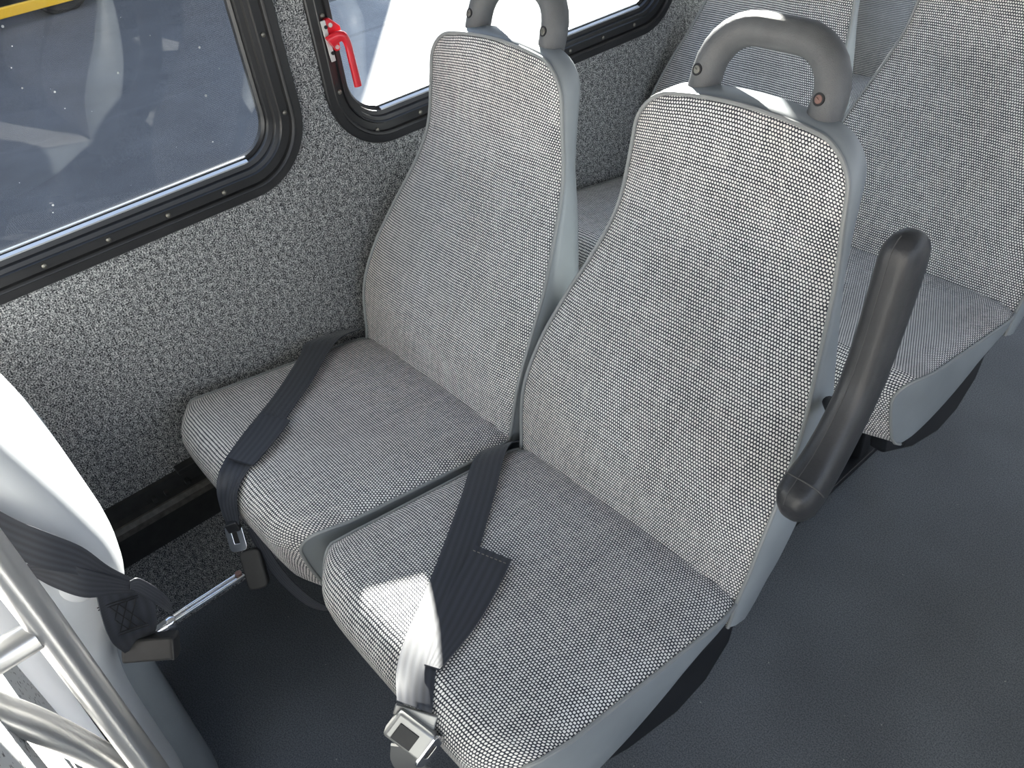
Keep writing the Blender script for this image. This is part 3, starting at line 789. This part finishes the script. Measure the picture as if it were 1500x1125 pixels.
slab(bm, closed([(-.29, .55), (-.225, .54), (-.212, .45), (-.214, .30), (-.216, .12), (-.24, .06)], [(-.28, .05), (-.31, .10), (-.31, .48)]), .06, .44, .03)
obj('folded_cushion', LF(bm), 'vinyl', fs, angle=80)
bm = bmesh.new(); box(bm, (.25, -.27, .03), (.30, .10, .06)); box(bm, (.25, -.27, .08), (.05, .06, .12)); obj('pedestal', LF(bm), 'black', fs, smooth=False, bevel=.005)
bm = bmesh.new()
bmesh.ops.create_uvsphere(bm, u_segments=20, v_segments=12, radius=.024, matrix=Matrix.Translation((.487, -.228, .668)) @ Matrix.Diagonal((.5, 1, 1.1, 1)))
bmesh.ops.create_uvsphere(bm, u_segments=16, v_segments=10, radius=.014, matrix=Matrix.Translation((.487, -.205, .635)) @ Matrix.Diagonal((.5, 1, 1.2, 1)))
obj('hinge_cap', LF(bm), 'white', fs)

fb = empty('seat_belt', (.51, -.2, .65), 'crumpled black webbing hanging over the pale folded seat at the lower left', 'seat belt', 'lap belts')
def LB(bm): bmesh.ops.translate(bm, verts=bm.verts, vec=-fb.location); return bm
def yz(L, x=.5): return [Vector((x+(q[2] if len(q) > 2 else 0), q[0], q[1])) for q in L]
bm = bmesh.new()
ribbon(bm, yz([(-.262, .850, .0), (-.245, .806, .005), (-.228, .775, .01), (-.208, .735, .012), (-.196, .690, .012), (-.178, .640, .006)]), yz([(-.285, .800, .0), (-.268, .775, .01), (-.250, .745, .02), (-.228, .715, .022), (-.208, .680, .018), (-.182, .622, .01)]), nrm=(1, 0, .3))
obj('upper_webbing', LB(bm), 'web', fb, angle=80)
bm = bmesh.new()
ribbon(bm, yz([(-.258, .742, .0), (-.236, .742, .012), (-.219, .715, .020), (-.200, .680, .016), (-.182, .640, .008)]), yz([(-.262, .730, .0), (-.250, .712, .02), (-.232, .684, .028), (-.208, .660, .022), (-.186, .632, .01)]), nrm=(1, 0, .3))
obj('twisted_webbing', LB(bm), 'web', fb, angle=80, label='strap twisted so its sunlit side shows')
bm = bmesh.new()
ribbon(bm, yz([(-.176, .642, .004), (-.176, .600, .004), (-.186, .560, .0), (-.196, .535, -.01)]), yz([(-.222, .662, .010), (-.230, .630, .012), (-.236, .590, .012), (-.232, .552, .004)]), nrm=(1, 0, .3), th=.003)
obj('stitched_webbing', LB(bm), 'web', fb, angle=80)
bm = bmesh.new()
def qd(a, b):  # point on the stitched piece
    t = Vector((.5+.013, -.184-.046*a-.008*b, .635+.018*a-.065*b)); return t
for a, b in (((0.05, .1), (.95, .1)), ((.05, .16), (.95, .16)), ((.05, .85), (.95, .85)), ((.05, .91), (.95, .91)), ((.1, .16), (.5, .85)), ((.5, .16), (.9, .85)), ((.5, .16), (.1, .85)), ((.9, .16), (.5, .85)), ((.3, .16), (.7, .85)), ((.7, .16), (.3, .85))):
    tube(bm, [qd(*a), qd(*b)], .0006, 5)
obj('cross_stitching', LB(bm), 'rubber', fb)
bm = bmesh.new()
ribbon(bm, yz([(-.186, .655, .012), (-.176, .650, .012), (-.163, .610, .01), (-.160, .572, .0)]), yz([(-.190, .645, .014), (-.184, .630, .014), (-.174, .595, .012), (-.168, .565, .002)]), nrm=(0, 1, .6))
obj('turned_edge', LB(bm), 'web', fb, angle=80)
bm = bmesh.new(); RH = facing((.80, -.15, .55), (-.3, .75, .55))
prism(bm, [(-.030, -.020), (.026, -.020), (.036, .006), (.040, .026), (.030, .020), (-.030, .018), (-.036, .004)], 'y', -.014, .014)
bmesh.ops.transform(bm, matrix=Matrix.Translation((.508, -.203, .536)) @ facing((.55, -.5, .67), (-.2, .75, .6)).to_4x4() @ Matrix.Rotation(math.radians(28), 4, 'Z'), verts=bm.verts)
obj('buckle_housing', LB(bm), 'buckle', fb, bevel=.003, angle=30)
tb = empty('tie_bar', (.36, -.10, .40), 'slim chrome bar running from the lower left seat to beneath the front window seat', 'bar')
bm = bmesh.new(); box(bm, (.362-.36, -.106+.10, .0), (.010, .118, .005)); tube(bm, [(.002-.004, -.065, .004), (.002-.004, .053, .004)], .003, 10); tube(bm, [(.002+.004, -.065, .003), (.002+.004, .053, .003)], .003, 10); obj('chrome_channel', bm, 'chrome', tb, bevel=.001)
bm = bmesh.new(); tube(bm, [(.002, -.100, .0), (.002, -.075, .0), (.002, -.066, .0), (.002, -.060, .0)], [.009, .009, .011, .008], 16); obj('end_ferrule', bm, 'chrome', tb)
bm = bmesh.new(); tube(bm, [(.002, .046, .004), (.002, .046, .010)], .005, 10); obj('end_bolt', bm, 'rust', tb)

mp_ = empty('barrier', (.75, -.30, 0), 'stainless tube barrier with a speckled pale panel at the lower left corner', 'barrier')
def LM(bm): bmesh.ops.translate(bm, verts=bm.verts, vec=-mp_.location); return bm
bm = bmesh.new(); tube(bm, [(.75, -.252, 1.18), (.75, -.253, .9), (.75, -.257, .64), (.75, -.262, .30), (.75, -.262, .0)], .0130, 24); obj('upright_tube', LM(bm), 'steel', mp_)
bm = bmesh.new(); tube(bm, [(.75, -.262, .882), (.75, -.60, .882)], .0125, 24); obj('rail_tube', LM(bm), 'steel', mp_)
bm = bmesh.new(); tube(bm, [(.72, -.60, 1.05), (.72, -.36, .87), (.72, -.318, .80), (.72, -.290, .70), (.72, -.274, .60), (.735, -.264, .50)], .0135, 24, smooth=6); obj('brace_tube', LM(bm), 'steel', mp_)
bm = bmesh.new(); box(bm, (.895, -.328, .52), (.73, .018, 1.0)); obj('speckled_panel', LM(bm), 'speckle', mp_, smooth=False, bevel=.002, label='pale speckled laminate panel')
bm = bmesh.new(); tube(bm, [(.75, -.262, .0), (.75, -.262, .012)], .035, 24); obj('floor_flange', LM(bm), 'steel', mp_)

# ------------------------------------------------------------------ outside
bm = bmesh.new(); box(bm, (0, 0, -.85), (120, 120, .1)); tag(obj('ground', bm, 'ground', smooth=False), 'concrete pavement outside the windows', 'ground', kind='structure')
pb = empty('parked_vehicle', (-10.8, 2.0, -.8), 'dark parked vehicle with a yellow stripe outside the front window', 'vehicle')
def LP(bm): bmesh.ops.translate(bm, verts=bm.verts, vec=-pb.location); return bm
bm = bmesh.new(); box(bm, (-10.9, -.4, 1.9), (2.6, 15.6, 5.0)); obj('body', LP(bm), 'build', pb, smooth=False, bevel=.08)
bm = bmesh.new(); box(bm, (-9.2, -1.0, -.645), (.06, 7.2, .10)); obj('yellow_stripe', LP(bm), 'yellow', pb, smooth=False, bevel=.01)
for y in (2.35, -3.6, 6.3):
    bm = bmesh.new(); tube(bm, [(-9.75, y, -.48), (-9.25, y, -.48)], .35, 32); obj('tyre', LP(bm), 'rubber', pb, bevel=.05, angle=30)

bd = empty('reflector', (12, -6, -.8), 'added pale building ahead of the bus, out of the picture', 'reflector')
bm = bmesh.new(); box(bm, (-9, -8, 2.5), (30, 1.0, 5)); obj('wall', bm, 'render', bd, smooth=False)  # added unseen wall, bounces sunlight through the bus front onto the seats

# ------------------------------------------------------------------ light
sd = bpy.data.lights.new('sun', 'SUN'); sd.energy = 32; sd.angle = math.radians(.53); sd.color = (1, .95, .88)
so = bpy.data.objects.new('sun', sd); C.objects.link(so)
so.rotation_euler = Vector((.80, -.66, -.390)).to_track_quat('-Z', 'Y').to_euler(); so.location = (-4, 4, 5)
w = bpy.data.worlds.new('sky'); bpy.context.scene.world = w; w.use_nodes = True
nt = w.node_tree; bg = nt.nodes['Background']; k = N(nt)
tc = k.n('ShaderNodeTexCoord'); sp = k.n('ShaderNodeSeparateXYZ'); k.l(tc.outputs['Generated'], sp.inputs[0])
c = k.ramp(sp.outputs[2], [(0.0, (.90, .94, 1.0)), (.25, (.72, .83, 1.0)), (1.0, (.42, .58, .95))])
k.l(c, bg.inputs[0]); bg.inputs[1].default_value = 1.75

# ------------------------------------------------------------------ camera
cd = bpy.data.cameras.new('camera'); cam = bpy.data.objects.new('camera', cd); C.objects.link(cam)
yaw, pit, rol = map(math.radians, (53.1739, 39.3162, -7.1482))
f = Vector((-math.sin(yaw)*math.cos(pit), math.cos(yaw)*math.cos(pit), -math.sin(pit)))
r = f.cross(Vector((0, 0, 1))).normalized(); u = r.cross(f)
r2 = r*math.cos(rol)+u*math.sin(rol); u2 = -r*math.sin(rol)+u*math.cos(rol)
mat = Matrix((r2, u2, -f)).transposed().to_4x4(); mat.translation = (1.3005, -.1965, 1.3960)
cam.matrix_world = mat
cd.sensor_width = 36; cd.lens = 1227.2/1500*36; cd.clip_start = .02; cd.clip_end = 300
sc = bpy.context.scene; sc.camera = cam
sc.view_settings.view_transform = 'Standard'; sc.view_settings.look = 'None'; sc.view_settings.exposure = 0.7; sc.view_settings.gamma = 1
sc.cycles.max_bounces = 10; sc.cycles.diffuse_bounces = 5; sc.cycles.transparent_max_bounces = 12; sc.cycles.caustics_reflective = False
sc.cycles.use_denoising = True
